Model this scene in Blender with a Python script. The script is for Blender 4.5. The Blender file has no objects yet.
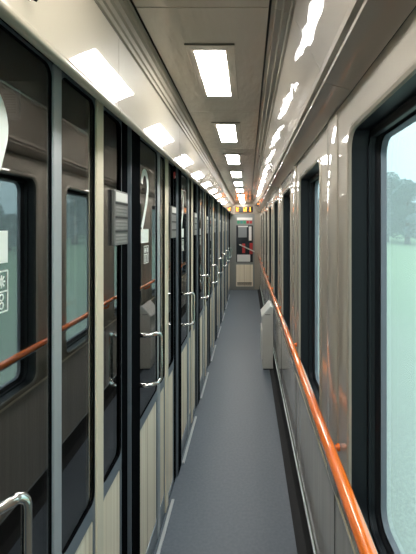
import bpy, math, random
from mathutils import Vector, noise
random.seed(7)
C = bpy.context.scene.collection
F = 400.0; H = 1.55; VX, VY = 248.0, 228.0
def P(px, py, Y):                       # a picture point at depth Y -> x, z
    return ((px - VX) * Y / F, H - (py - VY) * Y / F)

# ------------------------------------------------------------------ materials
def new_mat(name):
    m = bpy.data.materials.new(name); m.use_nodes = True
    nt = m.node_tree; nt.nodes.clear()
    out = nt.nodes.new('ShaderNodeOutputMaterial')
    return m, nt, out
def coords(nt, scale=(1, 1, 1)):
    tc = nt.nodes.new('ShaderNodeTexCoord'); mp = nt.nodes.new('ShaderNodeMapping')
    mp.inputs['Scale'].default_value = scale
    nt.links.new(tc.outputs['Object'], mp.inputs['Vector']); return mp.outputs[0]
def pbr(name, col, rough=.5, metal=0., coat=0., var=None, vscale=(1, 1, 1), nscale=5., bump=0., bscale=(1, 1, 1), bn=5., bdist=.002, spec=.5, detail=3.):
    m, nt, out = new_mat(name)
    b = nt.nodes.new('ShaderNodeBsdfPrincipled')
    b.inputs['Base Color'].default_value = (*col, 1); b.inputs['Roughness'].default_value = rough
    b.inputs['Metallic'].default_value = metal; b.inputs['Coat Weight'].default_value = coat
    b.inputs['Coat Roughness'].default_value = .03; b.inputs['Specular IOR Level'].default_value = spec
    nt.links.new(b.outputs[0], out.inputs[0])
    if var:
        n = nt.nodes.new('ShaderNodeTexNoise'); n.inputs['Scale'].default_value = nscale; n.inputs['Detail'].default_value = detail
        nt.links.new(coords(nt, vscale), n.inputs['Vector'])
        r = nt.nodes.new('ShaderNodeValToRGB'); r.color_ramp.elements[0].position = .35; r.color_ramp.elements[1].position = .65
        r.color_ramp.elements[0].color = (*col, 1); r.color_ramp.elements[1].color = (*var, 1)
        nt.links.new(n.outputs['Fac'], r.inputs[0]); nt.links.new(r.outputs[0], b.inputs['Base Color'])
    if bump:
        n = nt.nodes.new('ShaderNodeTexNoise'); n.inputs['Scale'].default_value = bn; n.inputs['Detail'].default_value = 1.5
        nt.links.new(coords(nt, bscale), n.inputs['Vector'])
        bp = nt.nodes.new('ShaderNodeBump'); bp.inputs['Strength'].default_value = bump; bp.inputs['Distance'].default_value = bdist
        nt.links.new(n.outputs['Fac'], bp.inputs['Height']); nt.links.new(bp.outputs[0], b.inputs['Normal'])
        nt.links.new(bp.outputs[0], b.inputs['Coat Normal'])
    return m
def emit(name, col, s):
    m, nt, out = new_mat(name); e = nt.nodes.new('ShaderNodeEmission')
    e.inputs[0].default_value = (*col, 1); e.inputs[1].default_value = s
    nt.links.new(e.outputs[0], out.inputs[0]); return m
def glass(name, tint, haze=0., hazecol=(1, 1, 1), f0=.04, rough=0.):
    """clear sheet: each face mirrors by its angle, the rest passes straight through"""
    m, nt, out = new_mat(name); N = nt.nodes; L = nt.links
    g = N.new('ShaderNodeNewGeometry'); d = N.new('ShaderNodeVectorMath'); d.operation = 'DOT_PRODUCT'
    L.new(g.outputs['Normal'], d.inputs[0]); L.new(g.outputs['Incoming'], d.inputs[1])
    def mth(op, a, b=None):
        n = N.new('ShaderNodeMath'); n.operation = op
        for i, v in enumerate((a, b)):
            if v is None: continue
            if isinstance(v, (int, float)): n.inputs[i].default_value = v
            else: L.new(v, n.inputs[i])
        return n.outputs[0]
    a = mth('ABSOLUTE', d.outputs['Value']); s = mth('SUBTRACT', 1., a); p5 = mth('POWER', s, 5.)
    f = mth('ADD', mth('MULTIPLY', p5, 1 - f0), f0)
    t = N.new('ShaderNodeBsdfTransparent'); t.inputs[0].default_value = (*tint, 1)
    gl = N.new('ShaderNodeBsdfGlossy'); gl.inputs['Roughness'].default_value = rough
    body = t.outputs[0]
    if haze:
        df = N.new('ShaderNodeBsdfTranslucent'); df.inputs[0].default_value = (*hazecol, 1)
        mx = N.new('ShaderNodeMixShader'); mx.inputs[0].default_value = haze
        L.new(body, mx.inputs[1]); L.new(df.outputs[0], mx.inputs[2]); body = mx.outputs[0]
    mx = N.new('ShaderNodeMixShader'); L.new(f, mx.inputs[0]); L.new(body, mx.inputs[1]); L.new(gl.outputs[0], mx.inputs[2])
    L.new(mx.outputs[0], out.inputs[0]); return m

M = {}
M['cream'] = pbr('cream lacquer', (.35, .315, .25), .45, coat=1., bump=.09, bn=4, bdist=.003, spec=.12)
M['ceiling'] = pbr('ceiling lacquer', (.51, .44, .355), .5, coat=1., spec=.2, bump=1., bscale=(9, 2.5, 1), bn=4, bdist=.004)
M['ribs'] = pbr('ribbed cream trim', (.30, .27, .215), .4, coat=.12, spec=.2)
M['sidepanel'] = pbr('grey beige lacquer', (.32, .285, .24), .5, coat=1., bump=.4, bscale=(4, 2.5, 4), bn=3, bdist=.003, spec=.15)
M['pillar'] = pbr('pillar lacquer', (.37, .335, .28), .5, coat=1., spec=.15, bump=.16, bscale=(5, 8, 1.5), bn=2, bdist=.003)
M['lower'] = pbr('grey wall panel', (.52, .49, .45), .26, coat=.6, var=(.45, .425, .39), vscale=(1, 30, .4), nscale=2, bump=.2, bscale=(5, 10, .6), bn=3, bdist=.002)
M['frame'] = pbr('blue grey frame', (.20, .235, .27), .38, metal=.35)
M['aluminium'] = pbr('brushed aluminium', (.46, .50, .52), .38, metal=.4)
M['beigepost'] = pbr('beige post', (.80, .72, .55), .35, coat=.3)
M['black'] = pbr('black rubber', (.005, .0055, .0065), .8, spec=0.)
M['blackgloss'] = pbr('black window surround', (.010, .012, .015), .42, spec=.25)
M['gasket'] = pbr('grey gasket', (.22, .27, .32), .35)
M['steel'] = pbr('polished steel', (.70, .70, .68), .16, metal=1.)
M['orange'] = pbr('orange lacquered rail', (.90, .19, .02), .22, coat=1.)
M['gap'] = pbr('dark gap', (.012, .011, .010), .7)
M['floor'] = pbr('blue grey vinyl', (.090, .118, .150), .42, var=(.108, .138, .172), nscale=60, bump=.12, bn=140, bdist=.0006, spec=.45)
M['cove'] = pbr('dark vinyl cove', (.045, .046, .048), .85, spec=.02)
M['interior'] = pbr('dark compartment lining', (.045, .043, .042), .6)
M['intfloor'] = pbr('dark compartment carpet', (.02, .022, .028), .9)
M['bin'] = pbr('pale grey painted steel', (.62, .61, .57), .32, coat=.3)
M['white'] = pbr('white vinyl sticker', (.78, .84, .80), .5)
M['whitepl'] = pbr('white plate', (.75, .75, .72), .4)
M['signmetal'] = pbr('grey sign board', (.20, .20, .19), .35, metal=.3)
M['signtext'] = pbr('grey sign lettering', (.34, .34, .33), .5)
M['joint'] = pbr('brown panel joint', (.10, .085, .07), .6)
M['signdark'] = pbr('dark sign print', (.02, .02, .02), .5)
M['red'] = pbr('red plastic', (.45, .03, .03), .35)
M['green'] = pbr('green print', (.05, .30, .16), .5)
M['teal'] = pbr('teal print', (.05, .25, .24), .5)
M['darkglass'] = pbr('dark door glass', (.03, .034, .04), .12, coat=.6)
M['greyprint'] = pbr('grey print', (.22, .24, .25), .5)
M['greenpost'] = pbr('grey door frame', (.24, .25, .235), .4, metal=.2)
M['lamp'] = emit('ceiling lamp diffuser', (1, .965, .91), 21.)
M['led'] = emit('orange display letters', (1, .24, .015), 7.)
M['window'] = glass('tinted window glass', (.80, .885, .895), .22, (.84, .93, .95))  # milky translucent film doubles as painted outdoor haze over the view
M['pane'] = glass('clear partition glass', (.52, .54, .55), f0=.27)
M['bark'] = pbr('bark', (.07, .055, .045), .9)
M['leaf'] = pbr('haze tinted green leaves', (.13, .20, .21), .9, var=(.15, .235, .225), nscale=1.2)  # blue cast of distance haze is mixed into the leaf colour
M['bush'] = pbr('pale green leaves', (.13, .22, .12), .9, var=(.18, .27, .15), nscale=1.5)
# wood-grain panel: vertical stripes
def wood():
    m, nt, out = new_mat('striped pale wood'); N = nt.nodes; L = nt.links
    b = N.new('ShaderNodeBsdfPrincipled'); b.inputs['Roughness'].default_value = .42
    n1 = N.new('ShaderNodeTexNoise'); n1.inputs['Scale'].default_value = 1.; n1.inputs['Detail'].default_value = 4
    L.new(coords(nt, (45, 45, .35)), n1.inputs['Vector'])
    r = N.new('ShaderNodeValToRGB'); e = r.color_ramp.elements
    e[0].position = .32; e[0].color = (.60, .49, .35, 1); e[1].position = .62; e[1].color = (.92, .83, .66, 1)
    k = e.new(.45); k.color = (.84, .74, .57, 1)
    L.new(n1.outputs['Fac'], r.inputs[0]); L.new(r.outputs[0], b.inputs['Base Color']); L.new(b.outputs[0], out.inputs[0]); return m
M['wood'] = wood()
def field():
    m, nt, out = new_mat('field'); N = nt.nodes; L = nt.links
    b = N.new('ShaderNodeBsdfPrincipled'); b.inputs['Roughness'].default_value = 1; b.inputs['Specular IOR Level'].default_value = .1
    tc = N.new('ShaderNodeTexCoord'); sp = N.new('ShaderNodeSeparateXYZ'); L.new(tc.outputs['Object'], sp.inputs[0])
    n1 = N.new('ShaderNodeTexNoise'); n1.inputs['Scale'].default_value = .8; n1.inputs['Detail'].default_value = 9
    L.new(tc.outputs['Object'], n1.inputs['Vector'])
    ad = N.new('ShaderNodeMath'); ad.operation = 'MULTIPLY_ADD'; ad.inputs[1].default_value = 3.; L.new(n1.outputs['Fac'], ad.inputs[0]); L.new(sp.outputs['X'], ad.inputs[2])
    mr = N.new('ShaderNodeMapRange'); mr.inputs['From Min'].default_value = 4; mr.inputs['From Max'].default_value = 14; L.new(ad.outputs[0], mr.inputs['Value'])
    r = N.new('ShaderNodeValToRGB'); e = r.color_ramp.elements
    e[0].position = 0; e[0].color = (.23, .27, .21, 1); e[1].position = 1; e[1].color = (.21, .32, .18, 1)
    k = e.new(.45); k.color = (.18, .27, .16, 1)
    L.new(mr.outputs[0], r.inputs[0])
    n2 = N.new('ShaderNodeTexNoise'); n2.inputs['Scale'].default_value = 22; n2.inputs['Detail'].default_value = 8
    L.new(tc.outputs['Object'], n2.inputs['Vector'])
    mr2 = N.new('ShaderNodeMapRange'); mr2.inputs['From Min'].default_value = .3; mr2.inputs['From Max'].default_value = .7; mr2.inputs['To Min'].default_value = .6; mr2.inputs['To Max'].default_value = 1.3
    L.new(n2.outputs['Fac'], mr2.inputs['Value'])
    mx = N.new('ShaderNodeMix'); mx.data_type = 'RGBA'; mx.blend_type = 'MULTIPLY'; mx.inputs[0].default_value = 1
    L.new(r.outputs[0], mx.inputs[6]); L.new(mr2.outputs[0], mx.inputs[7]); L.new(mx.outputs[2], b.inputs['Base Color'])
    L.new(b.outputs[0], out.inputs[0]); return m
M['field'] = field()

# ------------------------------------------------------------------ mesh helpers
class MB:
    def __init__(s): s.v = []; s.f = []
    def add(s, vs, fs):
        o = len(s.v); s.v += [tuple(v) for v in vs]; s.f += [tuple(i + o for i in f) for f in fs]; return s
    def box(s, x0, x1, y0, y1, z0, z1):
        return s.add([(x0, y0, z0), (x1, y0, z0), (x1, y1, z0), (x0, y1, z0), (x0, y0, z1), (x1, y0, z1), (x1, y1, z1), (x0, y1, z1)],
                     [(0, 3, 2, 1), (4, 5, 6, 7), (0, 1, 5, 4), (1, 2, 6, 5), (2, 3, 7, 6), (3, 0, 4, 7)])
    def rings(s, rs, cap=False, close=False):
        n = len(rs[0]); vs = [p for r in rs for p in r]; fs = []
        for i in range(len(rs) - (0 if close else 1)):
            a, b = i * n, ((i + 1) % len(rs)) * n
            for j in range(n): fs.append((a + j, a + (j + 1) % n, b + (j + 1) % n, b + j))
        if cap: fs += [tuple(range(n))[::-1], tuple(range((len(rs) - 1) * n, len(rs) * n))]
        return s.add(vs, fs)
    def tube(s, pts, r, n=12):
        pts = [Vector(p) for p in pts]; rs = []; up = None
        for i, p in enumerate(pts):
            t = (pts[min(i + 1, len(pts) - 1)] - pts[max(i - 1, 0)]).normalized()
            if up is None: up = Vector((0, 0, 1)) if abs(t.z) < .9 else Vector((0, 1, 0))
            a = t.cross(up).normalized(); b = a.cross(t).normalized(); up = b
            rs.append([p + a * (r * math.cos(2 * math.pi * k / n)) + b * (r * math.sin(2 * math.pi * k / n)) for k in range(n)])
        return s.rings(rs, cap=True)
    def strip(s, prof, y0, y1, thick=.0):
        """profile of (x,z) points run along y, given a thickness (away to the outside)"""
        n = len(prof); ys = (y0, y1)
        if not thick:
            return s.add([(x, y, z) for y in ys for x, z in prof], [(i, i + 1, n + i + 1, n + i) for i in range(n - 1)])
        off = []
        for i in range(n):
            a = Vector(prof[max(i - 1, 0)]); b = Vector(prof[min(i + 1, n - 1)]); d = (b - a).normalized()
            off.append((prof[i][0] - d.y * thick, prof[i][1] + d.x * thick))
        loop = list(prof) + off[::-1]
        return s.rings([[(x, y, z) for x, z in loop] for y in ys], cap=True)
    def build(s, name, mat, parent=None, smooth=False, bevel=0., loc=None, auto=True):
        me = bpy.data.meshes.new(name); me.from_pydata(s.v, [], s.f); me.update()
        import bmesh
        bm = bmesh.new(); bm.from_mesh(me); bmesh.ops.remove_doubles(bm, verts=bm.verts, dist=1e-6)
        bmesh.ops.recalc_face_normals(bm, faces=bm.faces); bm.to_mesh(me); bm.free()
        if smooth:
            for p in me.polygons: p.use_smooth = True
            me.set_sharp_from_angle(angle=math.radians(38))
        me.materials.append(M[mat]); o = bpy.data.objects.new(name, me); C.objects.link(o)
        if parent: o.parent = parent
        if loc: o.location = loc
        if bevel:
            b = o.modifiers.new('bevel', 'BEVEL'); b.width = bevel; b.segments = 2; b.limit_method = 'ANGLE'
            b.harden_normals = False
        return o

def rrect(y0, y1, z0, z1, r, x, n=6):
    """rounded rectangle loop in the plane x"""
    r = min(r, (y1 - y0) / 2 - 1e-4, (z1 - z0) / 2 - 1e-4); out = []
    for cy, cz, a0 in ((y1 - r, z1 - r, 0), (y0 + r, z1 - r, 90), (y0 + r, z0 + r, 180), (y1 - r, z0 + r, 270)):
        for k in range(n + 1):
            a = math.radians(a0 + 90 * k / n); out.append((x, cy + r * math.cos(a), cz + r * math.sin(a)))
    return out
def plate_hole(mb, oy0, oy1, oz0, oz1, iy0, iy1, iz0, iz1, r, x, n=6):
    inner = rrect(iy0, iy1, iz0, iz1, r, x, n); outer = [(x, oy1, oz1), (x, oy0, oz1), (x, oy0, oz0), (x, oy1, oz0)]
    vs = inner + outer; m = n + 1; fs = []
    for c in range(4):
        for k in range(n): fs.append((c * m + k, c * m + k + 1, 4 * m + c))
        nx = (c + 1) % 4; fs.append((c * m + n, nx * m, 4 * m + nx, 4 * m + c))
    mb.add(vs, fs)
def tag(o, label=None, cat=None, group=None, kind=None):
    if label: o['label'] = label
    if cat: o['category'] = cat
    if group: o['group'] = group
    if kind: o['kind'] = kind
    return o
def empty(name, loc=(0, 0, 0)):
    o = bpy.data.objects.new(name, None); o.empty_display_size = .05; C.objects.link(o); o.location = loc; return o
def struct(o, label): return tag(o, label, kind='structure')
def copy_tree(o, parent=None, dy=0.):
    c = o.copy(); C.objects.link(c); c.parent = parent
    if parent is None: c.location.y += dy
    for ch in [q for q in bpy.data.objects if q.parent == o]: copy_tree(ch, c)
    return c
ORD = ['first', 'second', 'third', 'fourth', 'fifth', 'sixth', 'seventh', 'eighth', 'ninth', 'tenth', 'eleventh', 'twelfth']

# ------------------------------------------------------------------ dimensions
Y0, Y1 = -2.2, 10.0
XW = .295                 # window wall
ZC = 2.17                 # ceiling
# floor ------------------------------------------------------------
struct(MB().box(-.45, .297, Y0, Y1, -.05, 0).build('floor', 'floor'), 'blue grey vinyl corridor floor')
mb = MB(); mb.strip([(.235, .0012), (.262, .004), (.280, .014), (.289, .035), (.2915, .11)], Y0, Y1, .004)
o = struct(mb.build('baseboard_right', 'cove', smooth=True), 'dark vinyl coving along the foot of the window wall')
MB().box(.2905, .2965, Y0, Y1, .1145, .1175).build('edge_strip', 'aluminium', o)
# ceiling ----------------------------------------------------------
ceil = MB()
LF = (-.213, -.045)
xs = (-.3155, LF[0] + .004, LF[1] - .004, .059)
for k in range(-3, 9):
    a, b = 1.127 + k, 1.127 + k + .996
    if b < Y0: continue
    a = max(a, Y0); b = min(b, Y1)
    if b <= a: continue
    ceil.box(xs[0], xs[3], a, b, ZC, ZC + .02)
co = struct(ceil.build('ceiling', 'ceiling', bevel=.0015), 'glossy grey beige ceiling panels down the middle')
MB().box(-.34, .08, Y0, Y1, ZC + .022, ZC + .06).build('ceiling_backing', 'gap', co)
# left bulkhead ------------------------------------------------------
bulk = [(-.376, 1.8695), (-.367, 1.8695), (-.361, 1.873), (-.3585, 1.879), (-.360, 1.885), (-.3635, 1.889), (-.364, 1.893), (-.364, 2.080), (-.3625, 2.086)]
mb = MB()
segs = [(max(Y0, k + .128), min(Y1, k + 1.126)) for k in range(-3, 10)]
for a, b in segs: mb.strip(bulk, a, b, .005)
o = struct(mb.build('wall_left', 'cream', smooth=True), 'cream bulkhead above the glazed compartment fronts')
MB().strip([(-.449, 1.9295), (-.376, 1.8705)], Y0, Y1, .004).build('underside', 'pillar', o)
mb = MB(); cove = [(-.3615, 2.087), (-.356, 2.090), (-.3555, 2.104), (-.350, 2.107), (-.349, 2.124), (-.342, 2.128), (-.341, 2.148), (-.332, 2.152), (-.330, 2.168), (-.323, 2.170)]
mb.strip(cove, Y0, Y1, .005)
struct(mb.build('trim_1', 'ribs', smooth=True), 'ribbed cream cove between ceiling and bulkhead')
# outside skin so that no daylight leaks in
mb = MB(); mb.box(-.56, -.46, Y0, Y1, 2.02, 2.06); mb.box(-.47, -.34, Y0, Y1, 2.2, 2.26); mb.box(-.56, -.46, Y0, Y1, 2.0, 2.26)
# right upper panels --------------------------------------------------
mb = MB()
for a, b in segs: mb.strip([(.2066, 1.990), (.2056, 1.992), (.130, 2.144), (.1275, 2.148), (.120, 2.150), (.116, 2.157), (.100, 2.158), (.096, 2.165), (.080, 2.166), (.076, 2.170), (.0655, 2.170)][::-1], a, b, .008)
struct(mb.build('trim_2', 'sidepanel', smooth=True), 'sloping glossy panel between the ceiling and the window wall')
mb = MB()
for a, b in segs: mb.strip([(.2075, 1.988), (.2085, 1.979), (.2195, 1.974), (.2215, 1.966), (.2295, 1.963), (.262, 1.955), (.2945, 1.945)], a, b, -.008)
struct(mb.build('trim_3', 'sidepanel', smooth=True), 'grey beige ledge panel above the slot over the windows')
# ------------------------------------------------------------------ window wall
WP, WL, WF0 = 1.122, .655, 1.157
ZB, ZT = .69, 1.826
js = list(range(-2, 8))
wall = MB()
for j in js:
    far = WF0 + WP * j; near = far - WL; mid = (far + near) / 2
    a, b = mid - WP / 2, mid + WP / 2
    if j == js[-1]: b = Y1
    if j == js[0]: a = Y0
    plate_hole(wall, a, b, .662, 1.938, near - .022, far + .022, ZB - .022, ZT + .022, .075, XW)
    # rolled cream lip round the opening
    wall.rings([rrect(near - .022, far + .022, ZB - .022, ZT + .022, .075, XW), rrect(near - .018, far + .018, ZB - .018, ZT + .018, .072, XW - .005),
                rrect(near - .009, far + .009, ZB - .009, ZT + .009, .064, XW - .007), rrect(near - .002, far + .002, ZB - .002, ZT + .002, .058, XW - .003),
                rrect(near, far, ZB, ZT, .056, XW + .005)])
    # shallow raised cover down the middle of the pier
    cy = far + (WP - WL) / 2
    if j < js[-1] or True:
        w = .085; pr = [(XW, cy - w), (XW - .004, cy - w + .003), (XW - .006, cy - w + .02), (XW - .008, cy), (XW - .006, cy + w - .02), (XW - .004, cy + w - .003), (XW, cy + w)]
        if cy + w < Y1: wall.add([(x, y, z) for z in (.668, 1.932) for x, y in pr], [(i, i + 1, 7 + i + 1, 7 + i) for i in range(6)])
wr = struct(wall.build('wall_right', 'pillar', smooth=True), 'glossy grey beige window wall with rounded openings')
mb = MB(); mb.box(XW + .0075, .36, Y0, Y1, .10, .655); mb.build('lower_panel', 'lower', wr)
mb = MB(); mb.box(XW - .004, XW + .01, Y0, Y1, .652, .664); mb.build('ledge_strip', 'beigepost', wr, bevel=.002)
mb = MB()
for j in js:
    cy = WF0 + WP * j + (WP - WL) / 2
    if cy < Y1: mb.box(XW + .0055, XW + .0085, cy - .0025, cy + .0025, .12, .652)
mb.build('panel_joint', 'gap', wr)
mb = MB(); mb.box(XW + .004, XW + .05, Y0, Y1, 1.94, 1.946); mb.build('slot', 'gap', wr)
# outer skin of the car body, with openings
sk = MB()
for j in js:
    far = WF0 + WP * j; near = far - WL; mid = (far + near) / 2
    a, b = mid - WP / 2, mid + WP / 2
    if j == js[-1]: b = Y1
    if j == js[0]: a = Y0
    plate_hole(sk, a, b, -.05, 2.3, near + .024, far - .024, ZB + .024, ZT - .024, .045, .3935)
sk.box(.30, .394, Y0, Y1, 1.95, 2.29); sk.box(-2.0, .394, Y0, Y1, 2.28, 2.30); sk.box(-2.0, -1.98, Y0, Y1, -.05, 2.3)
sk.build('body_shell', 'greyprint', wr)
def make_window(n, y):
    r = struct(empty('window_%d' % n, (XW, y, ZB)), '%s side window along the corridor, counted from behind the camera' % ORD[n - 1])
    def RR(i, x, rad): return [(p[0] - XW, p[1] - 0, p[2] - ZB) for p in rrect(i, WL - i, ZB + i, ZT - i, rad, x)]
    MB().rings([RR(0, XW + .0045, .056), RR(0, .345, .056), RR(.008, .347, .05), RR(.008, .352, .05)]).build('outer_surround', 'blackgloss', r, smooth=True)
    MB().rings([RR(.008, .352, .05), RR(.004, .354, .05), RR(.004, .366, .05), RR(.010, .369, .05), RR(.014, .376, .048), RR(.020, .378, .046)]).build('blind_groove', 'blackgloss', r, smooth=True)
    MB().rings([RR(.020, .3775, .046), RR(.0215, .3775, .045), RR(.025, .386, .043), RR(.027, .392, .042)]).build('glazing_gasket', 'gasket', r, smooth=True)
    a, b = RR(.0235, .3915, .04), RR(.0235, .3925, .04)
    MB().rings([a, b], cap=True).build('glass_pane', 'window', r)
    MB().box(.05, .066, .03, WL - .03, ZT - ZB - .022, ZT - ZB - .004).build('blind_rail', 'blackgloss', r, bevel=.003)
    return r
w0 = make_window(1, WF0 + WP * js[0] - WL)
for i, j in enumerate(js[1:]):
    c = copy_tree(w0, None, WP * (i + 1)); c.name = 'window_%d' % (i + 2)
    c['label'] = '%s side window along the corridor, counted from behind the camera' % ORD[i + 1]

# orange handrail -------------------------------------------------------
rail = empty('handrail', (.237, 0, .91))
tag(rail, 'long orange lacquered handrail under the side windows', 'handrail')
mb = MB(); R = .0175
pts = [(0, Y0 + .05, 0), (0, Y1 - .06, 0)]
n = 20; rs = []
for y in (Y0 + .05, Y1 - .06):
    rs.append([(R * math.cos(2 * math.pi * k / n), y, R * math.sin(2 * math.pi * k / n)) for k in range(n)])
mb.rings(rs, cap=True); mb.build('rail', 'orange', rail, smooth=True)
mb = MB(); mb.box(-.004, .004, Y0 + .05, Y1 - .06, -.0235, -.016); mb.build('underside_strip', 'aluminium', rail)
for j in js[:-1] + [js[-1]]:
    cy = WF0 + WP * j + .12
    if cy > Y1 - .1: continue
    m = MB(); m.tube([(0, cy, -.014), (.0, cy, -.035), (.006, cy, -.050), (.018, cy, -.058), (.034, cy, -.060), (.054, cy, -.060)], .008)
    m.rings([[(x, cy + .012 * math.cos(a * math.pi / 8), -.060 + .012 * math.sin(a * math.pi / 8)) for a in range(16)] for x in (.046, .0545)], cap=True)
    m.build('bracket', 'orange', rail, smooth=True)

# ------------------------------------------------------------------ compartment fronts
XF = -.450
ZG0, ZG1 = .750, 1.921
def section(root, y0, y1, gx, pz0, tilt=0., glass_name='glass_pane', side=.008, lead=None):
    """glazed upper part and wooden lower part in one metal frame; coordinates relative to root"""
    oy, ox = root.location.y, root.location.x
    def loc(mb):
        mb.v = [(a - ox, b - oy, c) for a, b, c in mb.v]; return mb
    s = side; a = y0 + (lead if lead is not None else s); b = y1 - s
    m = MB(); zs = .727
    plate_hole(m, y0, y1, zs, 1.9285, a, b, ZG0, ZG1, .028, XF)
    plate_hole(m, y0, y1, .006, zs, a + .006, b - .006, pz0, .704, .018, XF)
    m.rings([rrect(a + .006, b - .006, pz0, .704, .018, XF), rrect(a + .007, b - .007, pz0 + .001, .703, .018, XF - .006)])
    loc(m).build('frame', 'frame', root)
    m = MB(); m.rings([rrect(a, b, ZG0, ZG1, .028, XF), rrect(a + .002, b - .002, ZG0 + .002, ZG1 - .002, .027, XF - .001), rrect(a + .0022, b - .0022, ZG0 + .0022, ZG1 - .0022, .0265, gx + .0034), rrect(a + .003, b - .003, ZG0 + .004, ZG1 - .004, .025, gx + .0034)])
    loc(m).build('gasket', 'black', root)
    m = MB(); m.box(gx - .003, gx + .003, y0 + .001, y1 - .001, ZG0 - .01, ZG1 + .01)
    t = math.tan(math.radians(tilt)); m.v = [(q[0] + (q[1] - (y0 + y1) / 2) * t, q[1], q[2]) for q in m.v]
    loc(m).build(glass_name, 'pane', root)
    m = MB(); m.box(XF - .012, XF - .004, a, b, pz0 - .004, .710)
    loc(m).build('lower_panel', 'wood', root)

def numeral(yend, gx, root):
    """white numeral 2 stuck on the glass, and the framed pictogram under it"""
    ox, oy = root.location.x, root.location.y; y1 = yend; y0 = yend - .125
    x = gx + .0036
    def ribbon(cl, w):
        m = MB(); L_, R_ = [], []
        for i, p in enumerate(cl):
            a = Vector(cl[max(i - 1, 0)]); b = Vector(cl[min(i + 1, len(cl) - 1)]); d = (b - a).normalized(); wi = w[i] if isinstance(w, list) else w
            L_.append((p[0] - d.y * wi / 2, p[1] + d.x * wi / 2)); R_.append((p[0] + d.y * wi / 2, p[1] - d.x * wi / 2))
        n = len(cl); vs = [(x + t - ox, q[0] - oy, q[1]) for t in (0, .0006) for q in L_ + R_]
        fs = []
        for i in range(n - 1):
            fs.append((i, i + 1, n + i + 1, n + i)); fs.append((2 * n + i, 3 * n + i, 3 * n + i + 1, 2 * n + i + 1))
            fs.append((i, 2 * n + i, 2 * n + i + 1, i + 1)); fs.append((n + i, n + i + 1, 3 * n + i + 1, 3 * n + i))
        fs += [(0, n, 3 * n, 2 * n), (n - 1, 3 * n - 1, 4 * n - 1, 2 * n - 1)]
        m.add(vs, fs); return m
    cy = (y0 + y1) / 2; rr = .056; cz = 1.735
    cl = []
    for a in range(175, -41, -12):
        t = math.radians(a); cl.append((cy + (rr - .006) * math.cos(t), cz + .060 * math.sin(t)))
    cl += [(cy + .030, 1.668), (cy + .008, 1.630), (cy - .018, 1.590), (cy - .050, 1.548)]
    m = ribbon(cl, .029)
    m2 = ribbon([(y0, 1.515), (y1, 1.515)], .060); m.add(m2.v, m2.f)
    m.build('number_sticker', 'white', root)
    # pictogram panel: two framed squares, each with a small figure
    s = MB(); za, zb = 1.395, 1.470; ya, yb = y1 - .075, y1
    for q in ([(ya, za), (yb, za)], [(ya, zb), (yb, zb)], [(ya, (za + zb) / 2), (yb, (za + zb) / 2)], [(ya, za), (ya, zb)], [(yb, za), (yb, zb)], [(ya + .037, za), (ya + .037, zb)]):
        t = ribbon(q, .003); s.add(t.v, t.f)
    for cy2 in (ya + .018, ya + .056):
        c = 1.451
        for q in ([(cy2 - .011, c), (cy2 + .011, c)], [(cy2 - .008, c + .009), (cy2 + .008, c - .009)], [(cy2 + .008, c + .009), (cy2 - .008, c - .009)], [(cy2, c + .012), (cy2, c - .012)]):
            t = ribbon(q, .0035); s.add(t.v, t.f)
        for c in (1.422, 1.407):
            cl = [(cy2 + .006 * math.cos(u * math.pi / 4), c + .006 * math.sin(u * math.pi / 4)) for u in range(9)]
            t = ribbon(cl, .003); s.add(t.v, t.f)
    s.build('pictogram_sticker', 'white', root)

def make_handle(y, root):
    ox, oy = root.location.x, root.location.y
    xb = -.360; zt, zb = 1.12, .92; r = .0085; arm = [(-.455, -.048), (-.42, -.050), (-.395, -.047), (-.380, -.037), (-.368, -.018)]; pts = [(p, q, zt) for p, q in arm]
    c = .020
    for a in range(90, -1, -18): t = math.cos(math.radians(a)); pts.append((xb - .012 + .012 * t, -.016 * (1 - t), zt - c + c * math.sin(math.radians(a))))
    for a in range(0, -91, -18): t = math.cos(math.radians(a)); pts.append((xb - .012 + .012 * t, -.016 * (1 - t), zb + c + c * math.sin(math.radians(a))))
    pts += [(p, q, zb) for p, q in arm[::-1]]
    m = MB(); m.tube([(p[0] - ox, y - oy + p[1], p[2]) for p in pts], r, 14)
    for z in (zt, zb):
        m.rings([[(x - ox, y - oy - .048 + .014 * math.cos(a * math.pi / 8), z + .014 * math.sin(a * math.pi / 8)) for a in range(16)] for x in (-.4575, -.450)], cap=True)
    m.build('handle', 'steel', root, smooth=True)

def make_module(k, alu, beige):
    """k: bay number.  post (far side) - door leaf - aluminium stile - narrow light - beige post - fixed light"""
    y = float(k); pf = y + .615; nxt = y + 1.490
    door = empty('door_%d' % (k + 3), (XF, y + .615, 0))
    section(door, pf, alu[0], -.457, .105, lead=.010, side=.003)
    oy = y + .615
    MB().box(-.015, .004, alu[0] - oy, alu[1] - oy, .006, 1.928).build('edge_stile', 'aluminium', door, bevel=.003)
    make_handle(y + .650, door)
    numeral(k + (.754 if k < 1 else .820), -.457, door)
    MB().box(.016, .032, .012, .66, .0, .010).build('threshold', 'aluminium', door, bevel=.002)
    nar = empty('window_%d' % (k * 2 + 15), (XF, alu[1], 0)); section(nar, alu[1], beige[0], -.459, .105, side=.003, tilt=-.6)
    fix = empty('window_%d' % (k * 2 + 16), (XF, beige[1], 0)); section(fix, beige[1], y + 1.425, -.460, .035, side=.004, tilt=-.9)
    post = empty('trim_%d' % (k * 2 + 9), (XF, beige[0], 0))
    MB().box(-.028, .006, 0, beige[1] - beige[0], .006, 1.929).build('upright', 'beigepost', post, bevel=.003)
    bp = empty('trim_%d' % (k * 2 + 10), (XF, nxt, 0))
    MB().box(-.05, .015, .0045, .125, 0, 1.929).build('upright', 'black', bp, bevel=.002); MB().box(-.03, .001, -.065, .0, 0, 1.929).build('door_pocket', 'black', bp)
    MB().box(-.03, .0150, .0, .0045, 0, 1.929).build('edge_strip', 'frame', bp, bevel=.001)
    return dict(door=door, narrow=nar, fixed=fix, post=post, black=bp)
mods = {}
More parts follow.
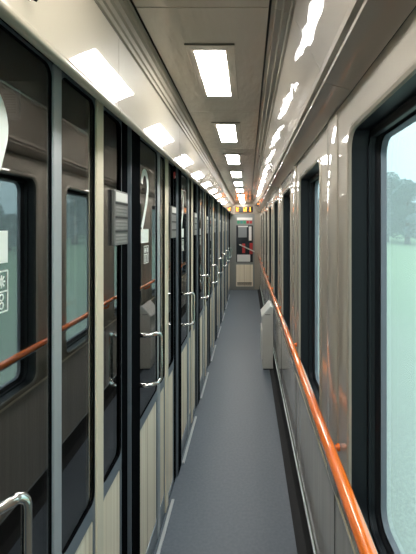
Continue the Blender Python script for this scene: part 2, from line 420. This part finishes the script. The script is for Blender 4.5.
mods[0] = make_module(0, (.920, .960), (1.178, 1.232))
mods[1] = make_module(1, (1.985, 2.035), (2.165, 2.235))
def cp_mod(src, k, to):
    d = {}
    for q, o in mods[src].items():
        d[q] = copy_tree(o, None, float(to - src))
        base = {'door': 'door_%d' % (to + 3), 'narrow': 'window_%d' % (to * 2 + 15), 'fixed': 'window_%d' % (to * 2 + 16), 'post': 'trim_%d' % (to * 2 + 9), 'black': 'trim_%d' % (to * 2 + 10)}
        d[q].name = base[q]
    mods[to] = d
for k in (-2, -1): cp_mod(0, k, k)
for k in range(2, 9): cp_mod(1, k, k)
for k, d in mods.items():
    w = ORD[k + 2]
    struct(d['door'], '%s glass compartment door with steel handle, counted from behind the camera' % w)
    struct(d['narrow'], '%s narrow glass light beside a compartment door' % w)
    struct(d['fixed'], '%s fixed glass partition over a striped wood panel' % w)
    struct(d['post'], '%s beige post between two glass panes' % w)
    struct(d['black'], '%s black post before a compartment door' % w)
last = mods[8]
def kill(o):
    for ch in list(o.children): kill(ch)
    bpy.data.objects.remove(o)
bpy.context.view_layer.update()
for q in ('black', 'fixed'): kill(last[q])
# the last light is cut short by the end wall
fx = empty('window_32', (XF, 9.235 + 0, 0)); 
fx.location = (XF, 9.235 + .0, 0)
kill(last['post'])
kill(last['narrow'])
nr = empty('window_31', (XF, 9.035, 0)); section(nr, 9.035, 9.99, -.47, .105, side=.02); struct(nr, 'last glass light beside the end wall')
bpy.data.objects.remove(fx)
# first black post behind camera
o = struct(MB().box(XF - .05, XF + .015, -1.5, -1.39, 0, 1.929).build('trim_4', 'black', bevel=.003), 'black post behind the camera')
# header gasket strip along the top of the glass
struct(MB().box(-.47, -.4465, Y0, Y1, 1.9285, 1.9345).build('trim_60', 'black'), 'thin black seal along the top of the glass fronts')
# compartments: dark lining, partitions behind each black post
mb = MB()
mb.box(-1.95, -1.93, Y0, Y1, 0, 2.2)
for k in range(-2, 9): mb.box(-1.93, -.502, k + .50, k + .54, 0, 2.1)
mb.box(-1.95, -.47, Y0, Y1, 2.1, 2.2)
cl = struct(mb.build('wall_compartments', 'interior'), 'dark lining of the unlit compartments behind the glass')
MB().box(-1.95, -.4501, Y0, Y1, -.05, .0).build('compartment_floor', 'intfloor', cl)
# filler behind the bulkhead
MB().box(-.47, -.372, Y0, Y1, 1.945, 2.2).build('bulkhead_backing', 'gap', cl)

# ------------------------------------------------------------------ ceiling lamps
def make_lamp():
    r = empty('ceiling_light', (-.1335, 1.393, ZC))
    w = .0535
    m = MB()
    def loop(e, z): return [(-w - e[0], -e[1], z), (w + e[2], -e[1], z), (w + e[2], .469 + e[3], z), (-w - e[0], .469 + e[3], z)]
    m.rings([loop((.026, .045, .035, .040), .0), loop((.026, .045, .035, .040), -.005), loop((.024, .043, .033, .038), -.006), loop((.001, .001, .001, .001), -.0035), loop((.001, .001, .001, .001), .0)])
    m.build('frame', 'ceiling', r)
    MB().box(-w, w, 0, .469, -.0048, -.001).build('diffuser', 'lamp', r)
    MB().box(-w - .028, w + .034, -.050, -.0455, -.004, -.0005).build('shadow_joint', 'joint', r)
    return r
lamp = make_lamp()
tag(lamp, 'rectangular white ceiling light, nearest of the row', 'ceiling light', 'ceiling lights along the corridor')
lab = {0: 'largest lit rectangular panel light in the ceiling, closest to the viewer', 1: 'second lit ceiling panel from the viewer end of the corridor'}
tag(lamp, lab[0])
for k in list(range(1, 9)) + [-1, -2, -3]:
    if k == -3: continue
    c = copy_tree(lamp, None, k * 1.0)
    c['label'] = lab.get(k, '%s lit ceiling panel counted along the corridor from the viewer end' % ORD[k]) if k > 0 else ['', 'ceiling panel light just behind the viewer', 'ceiling panel light far behind the viewer'][-k]

# ------------------------------------------------------------------ sign boards on the fixed lights
def make_sign():
    r = empty('sign_board', (-.4535, 1.335, 1.491))
    MB().box(-.002, .008, 0, .150, 0, .188).build('board', 'signmetal', r, bevel=.001)
    MB().box(.0085, .0095, .012, .140, .150, .182).build('header_plate', 'whitepl', r)
    m = MB()
    for z in (.044, .092, .140): m.box(.0085, .0095, .008, .142, z, z + .007)
    m.build('divider_bars', 'signdark', r)
    m = MB(); rnd = random.Random(3)
    for z in (.006, .054, .102):
        for line in range(3):
            y = .014
            while y < .132:
                w = rnd.uniform(.004, .011); m.box(.0085, .0092, y, min(y + w, .138), z + line * .0115 + .002, z + line * .0115 + .008); y += w + .003
    m.build('print', 'signtext', r); 
    return r
sg = make_sign()
tag(sg, 'small grey notice board on the glass before the first full black post in view', 'sign', 'notice boards on the glass partitions')
for k in range(1, 8):
    c = copy_tree(sg, None, float(k)); c['label'] = 'small grey notice board on the glass partition, %s of the row from the viewer' % ORD[k]
# red alarm pull hanging at the top of the second fixed light
r = empty('alarm_pull', (-.438, 2.37, 1.885))
tag(r, 'small red alarm pull hanging at the top of a glass partition', 'alarm pull')
MB().box(-.006, .006, 0, .020, 0, .030).build('mount', 'black', r, bevel=.002)
MB().rings([[(.006 * math.cos(a * math.pi / 6) * s, .010 + .011 * math.cos(a * math.pi / 6 + 1.57) * s, z) for a in range(12)] for z, s in ((-.002, .7), (-.010, 1.), (-.028, 1.1), (-.040, .7))], cap=True).build('tag', 'red', r)
MB().box(.004, .0065, .004, .016, -.036, -.026).build('tag_print', 'whitepl', r)
r = empty('speaker_grille', (-.885, 1.498, 1.955)); tag(r, 'small grey speaker grille on the dark partition inside the first glass compartment', 'speaker grille')
MB().box(-.034, .034, -.010, .001, 0, .115).build('frame', 'greyprint', r, bevel=.003)
for i in range(8): MB().box(-.022, .022, -.013, -.009, .022 + i * .0095, .027 + i * .0095).build('slat', 'signdark', r)
# coat hooks on the bulkhead
def make_hook(y):
    x, z = -.364, 1.940
    r = empty('coat_hook', (x, y, z))
    m = MB(); m.box(-.001, .003, -.005, .005, -.014, .012); m.build('plate', 'steel', r, bevel=.002)
    m = MB(); m.tube([(.004, 0, -.008), (.014, 0, -.014), (.018, 0, -.006), (.018, 0, .004)], .003, 8); m.build('prong', 'black', r, smooth=True)
    return r
for y, t in ((.66, 'tiny coat hook on the cream bulkhead nearest the viewer'), (2.17, 'tiny coat hook on the cream bulkhead above the second black post'), (3.68, 'tiny coat hook on the cream bulkhead further down the corridor')):
    hk = make_hook(y) ; tag(hk, t, 'coat hook', 'coat hooks on the bulkhead')

# ------------------------------------------------------------------ bin against the window wall
b = empty('wall_cabinet', (.215, 4.37, 0))
tag(b, 'pale grey slant-topped metal box standing against the wall under the handrail', 'cabinet')
m = MB(); pr = [(-.055, .012), (.060, .012), (.060, .690), (.040, .690), (-.055, .575)]
m.rings([[(x, y, z) for x, z in pr] for y in (0, .36)], cap=True); m.build('body', 'bin', b, bevel=.004)
m = MB(); d = Vector((.095, .125)).normalized()
q = [(-.060, .575), (.040, .692), (.034, .702), (-.068, .582)]
m.rings([[(x, y, z) for x, z in q] for y in (-.006, .366)], cap=True); m.build('lid', 'whitepl', b, bevel=.002)
MB().box(-.066, -.056, .01, .35, .11, .43).build('side_flap', 'whitepl', b, bevel=.002)
MB().box(-.045, .07, .01, .35, 0, .014).build('plinth', 'gap', b)
MB().box(-.030, .03, -.003, .001, .60, .605).build('lid_slot', 'gap', b)

# ------------------------------------------------------------------ end of the corridor
YE = Y1
def px(x0, y0, x1, y1, ya, yb, mb):
    a, b = P(x0, y1, YE), P(x1, y0, YE); mb.box(a[0], b[0], ya, yb, a[1], b[1]); return mb
m = MB(); m.box(-.47, .31, YE, YE + .05, -.05, 2.3)
ew = struct(m.build('wall_end', 'greenpost'), 'grey wall closing the far end of the corridor')
m = MB(); px(228.3, 203.4, 260, 214, YE - .012, YE, m); m.build('lintel_panel', 'ceiling', ew, bevel=.002)
m = MB(); px(254.5, 214, 260, 289, YE - .010, YE, m); m.build('side_panel', 'pillar', ew, bevel=.002)
dr = empty('door_12', ((P(244.2, 0, YE))[0], YE - .02, 0)); struct(dr, 'narrow end door with glazed top and pale wood lower panel')
def part(name, mat, x0, y0, x1, y1, ya, yb, bev=0., par=None):
    mb = MB(); px(x0, y0, x1, y1, ya, yb, mb)
    par = par or dr; ox, oy, oz = par.location if par.parent is None else dr.location
    mb.v = [(a - dr.location.x, c - dr.location.y, d) for a, c, d in mb.v]
    o = mb.build(name, mat, par, bevel=bev); return o
part('leaf', 'greenpost', 234.7, 215, 253.7, 288.8, YE - .012, YE, .003)
lw = part('lower_panel', 'wood', 236.2, 264.5, 253, 286.3, YE - .016, YE - .011)
part('vent', 'signdark', 237.2, 282.3, 251.8, 283.6, YE - .018, YE - .013)
part('vent', 'signdark', 237.2, 284.3, 251.8, 285.2, YE - .018, YE - .013)
ug = part('upper_glass', 'darkglass', 236.3, 225.4, 252.8, 262.2, YE - .015, YE - .011)
part('notice_strip', 'whitepl', 237, 217.6, 252.3, 220.2, YE - .017, YE - .011)
for i, c in enumerate(('green', 'teal', 'green', 'red', 'red')):
    part('coloured_square', c, 237.2 + 3.1 * i, 220.8, 239.7 + 3.1 * i, 223.6, YE - .017, YE - .011)
part('poster', 'greyprint', 238.2, 227, 246.8, 237.4, YE - .017, YE - .014)
part('poster_edge', 'whitepl', 248.8, 226.5, 251.5, 240.5, YE - .017, YE - .014)
part('poster_edge', 'whitepl', 238.0, 225.8, 248, 227, YE - .017, YE - .014)
part('red_panel', 'red', 249.5, 243.0, 252.6, 254.0, YE - .017, YE - .014)
part('red_panel', 'red', 242.2, 243.5, 245.2, 253.0, YE - .017, YE - .014)
part('notice_plate', 'whitepl', 237.2, 254.6, 250.2, 261.6, YE - .017, YE - .014)
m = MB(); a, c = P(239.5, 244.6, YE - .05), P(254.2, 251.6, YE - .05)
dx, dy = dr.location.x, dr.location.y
m.tube([(a[0] - dx, .018, a[1]), (a[0] - dx, -.03, a[1]), (c[0] - dx, -.03, c[1]), (c[0] - dx, .012, c[1])], .014, 10); m.build('reflection_bar', 'bin', dr)  # pale solid bar modelled in place of a reflection on the door
# orange display above the end door
ds = empty('destination_display', (P(244.2, 0, YE)[0], YE - .012, 2.0)); tag(ds, 'black display with orange lit letters above the end door', 'display')
def dpart(name, mat, x0, y0, x1, y1, ya, yb):
    mb = MB(); px(x0, y0, x1, y1, ya, yb, mb); mb.v = [(a - ds.location.x, c - ds.location.y, d - 2.0) for a, c, d in mb.v]; return mb
dpart('', '', 235.6, 206.6, 252.8, 212.2, YE - .06, YE - .012).build('housing', 'signdark', ds, bevel=.004)
rnd = random.Random(5)
for bx, n in ((236.4, 3), (243.6, 4), (249.8, 1)):
    m = MB()
    for i in range(n):
        for row in range(4):
            if rnd.random() < .85:
                q = dpart('', '', bx + i * .85, 207.6 + row * 1.05, bx + i * .85 + rnd.uniform(.4, .75), 208.2 + row * 1.05, YE - .0615, YE - .059); m.add(q.v, q.f)
    m.build('lit_letters', 'led', ds)
# near end closes the corridor behind the camera
struct(MB().box(-2.0, .42, Y0 - .05, Y0, -.05, 2.3).build('wall_near', 'greenpost'), 'plain wall behind the camera')
struct(MB().box(-2.0, -.47, YE, YE + .05, -.05, 2.3).build('wall_far', 'interior'), 'end wall of the compartments')

# ------------------------------------------------------------------ outside
GZ = -2.0
g = MB(); g.add([(-300, -400, GZ), (700, -400, GZ), (700, 900, GZ), (-300, 900, GZ)], [(0, 1, 2, 3)])
tag(struct(g.build('ground', 'field'), 'green fields beside the railway line'))
def crown(mb, c, r, seed, sub=3):
    import bmesh
    bm = bmesh.new(); bmesh.ops.create_icosphere(bm, subdivisions=sub, radius=1.)
    for v in bm.verts:
        n = noise.fractal(v.co * 2.3 + Vector((seed * 3.1, 0, 0)), 1., 2., 4)
        v.co = v.co * (1 + .35 * n + .25 * noise.fractal(v.co * 7 + Vector((0, seed, 0)), 1., 2., 3))
    vs = [(c[0] + v.co.x * r[0], c[1] + v.co.y * r[1], c[2] + v.co.z * r[2]) for v in bm.verts]
    mb.add(vs, [tuple(v.index for v in f.verts) for f in bm.faces]); bm.free()
def make_tree(h, w, seed, mat='leaf'):
    r = empty('tree', (0, 0, GZ)); rnd = random.Random(seed); m = MB()
    blobs = []
    for i in range(26):
        a = rnd.uniform(0, 6.28); t = rnd.uniform(.14, .9); rr = w * (1.05 - t) * rnd.uniform(.3, 1.)
        blobs.append((Vector((rr * math.cos(a), rr * math.sin(a), h * t)), w * rnd.uniform(.30, .46)))
    for i in range(5200):
        c, q = blobs[rnd.randrange(len(blobs))]
        d = Vector((rnd.gauss(0, 1), rnd.gauss(0, 1), rnd.gauss(0, 1))).normalized() * q * rnd.uniform(.72, 1.06) ; d.z *= .62
        u = Vector((rnd.gauss(0, 1), rnd.gauss(0, 1), rnd.gauss(0, 1))).normalized(); v = u.orthogonal().normalized(); e = w * rnd.uniform(.035, .07); p = c + d
        if p.z < .01: continue
        m.add([p - u * e, p + v * e * .6, p + u * e, p - v * e * .6], [(0, 1, 2, 3)])
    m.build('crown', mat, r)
    t = MB(); t.rings([[(s * w * .09 * math.cos(a * math.pi / 4) , s * w * .09 * math.sin(a * math.pi / 4), z) for a in range(8)] for z, s in ((-.1, 1.4), (h * .3, 1.), (h * .7, .5))], cap=True)
    t.build('trunk', 'bark', r, smooth=True); return r
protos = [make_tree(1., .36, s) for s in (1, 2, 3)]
rnd = random.Random(11); first = [True] * 3; n = 0
y = 30.
while y < 330:
    i = rnd.randrange(3)
    t = protos[i] if first[i] else copy_tree(protos[i]); first[i] = False
    if y < 82: s = rnd.uniform(5.5, 7.5)
    elif y < 110: s = 11.5 + (y - 82) * .33 + rnd.uniform(-.8, .8)
    else: s = rnd.uniform(15., 19.)
    t.location = (36 + rnd.uniform(-1.5, 1.5), y, GZ); t.scale = (s * 1.1, s * 1.1, s); t.rotation_euler = (0, 0, rnd.uniform(0, 6.28))
    tag(t, 'haze-tinted green tree in the distant row beyond the fields', 'tree', 'trees in the row beyond the fields'); n += 1
    y += s * .45

# ------------------------------------------------------------------ sky, camera, colour
w = bpy.data.worlds.new('sky'); bpy.context.scene.world = w; w.use_nodes = True; nt = w.node_tree; nt.nodes.clear()
out = nt.nodes.new('ShaderNodeOutputWorld'); bg = nt.nodes.new('ShaderNodeBackground')
tc = nt.nodes.new('ShaderNodeTexCoord'); sp = nt.nodes.new('ShaderNodeSeparateXYZ'); nt.links.new(tc.outputs['Generated'], sp.inputs[0])
rp = nt.nodes.new('ShaderNodeValToRGB'); e = rp.color_ramp.elements
e[0].position = .0; e[0].color = (.43, .55, .585, 1); e[1].position = .7; e[1].color = (.95, .98, 1.0, 1)
nt.links.new(sp.outputs['Z'], rp.inputs[0]); nt.links.new(rp.outputs[0], bg.inputs[0]); bg.inputs[1].default_value = 1.75
nt.links.new(bg.outputs[0], out.inputs[0])
cam = bpy.data.cameras.new('camera'); co_ = bpy.data.objects.new('camera', cam); C.objects.link(co_)
co_.location = (0, 0, H); co_.rotation_euler = (math.pi / 2, 0, 0)
cam.sensor_fit = 'HORIZONTAL'; cam.sensor_width = 36; cam.lens = F / 416 * 36
cam.shift_x = (208 - VX) / 416; cam.shift_y = -(277 - VY) / 416; cam.clip_start = .02; cam.clip_end = 2000
sc = bpy.context.scene; sc.camera = co_
vs = sc.view_settings; vs.view_transform = 'Standard'; vs.look = 'None'; vs.gamma = 1; vs.use_curve_mapping = False; vs.exposure = .95
cy = sc.cycles; cy.use_denoising = True; cy.max_bounces = 14; cy.glossy_bounces = 8; cy.transparent_max_bounces = 40; cy.diffuse_bounces = 6; cy.sample_clamp_indirect = 12
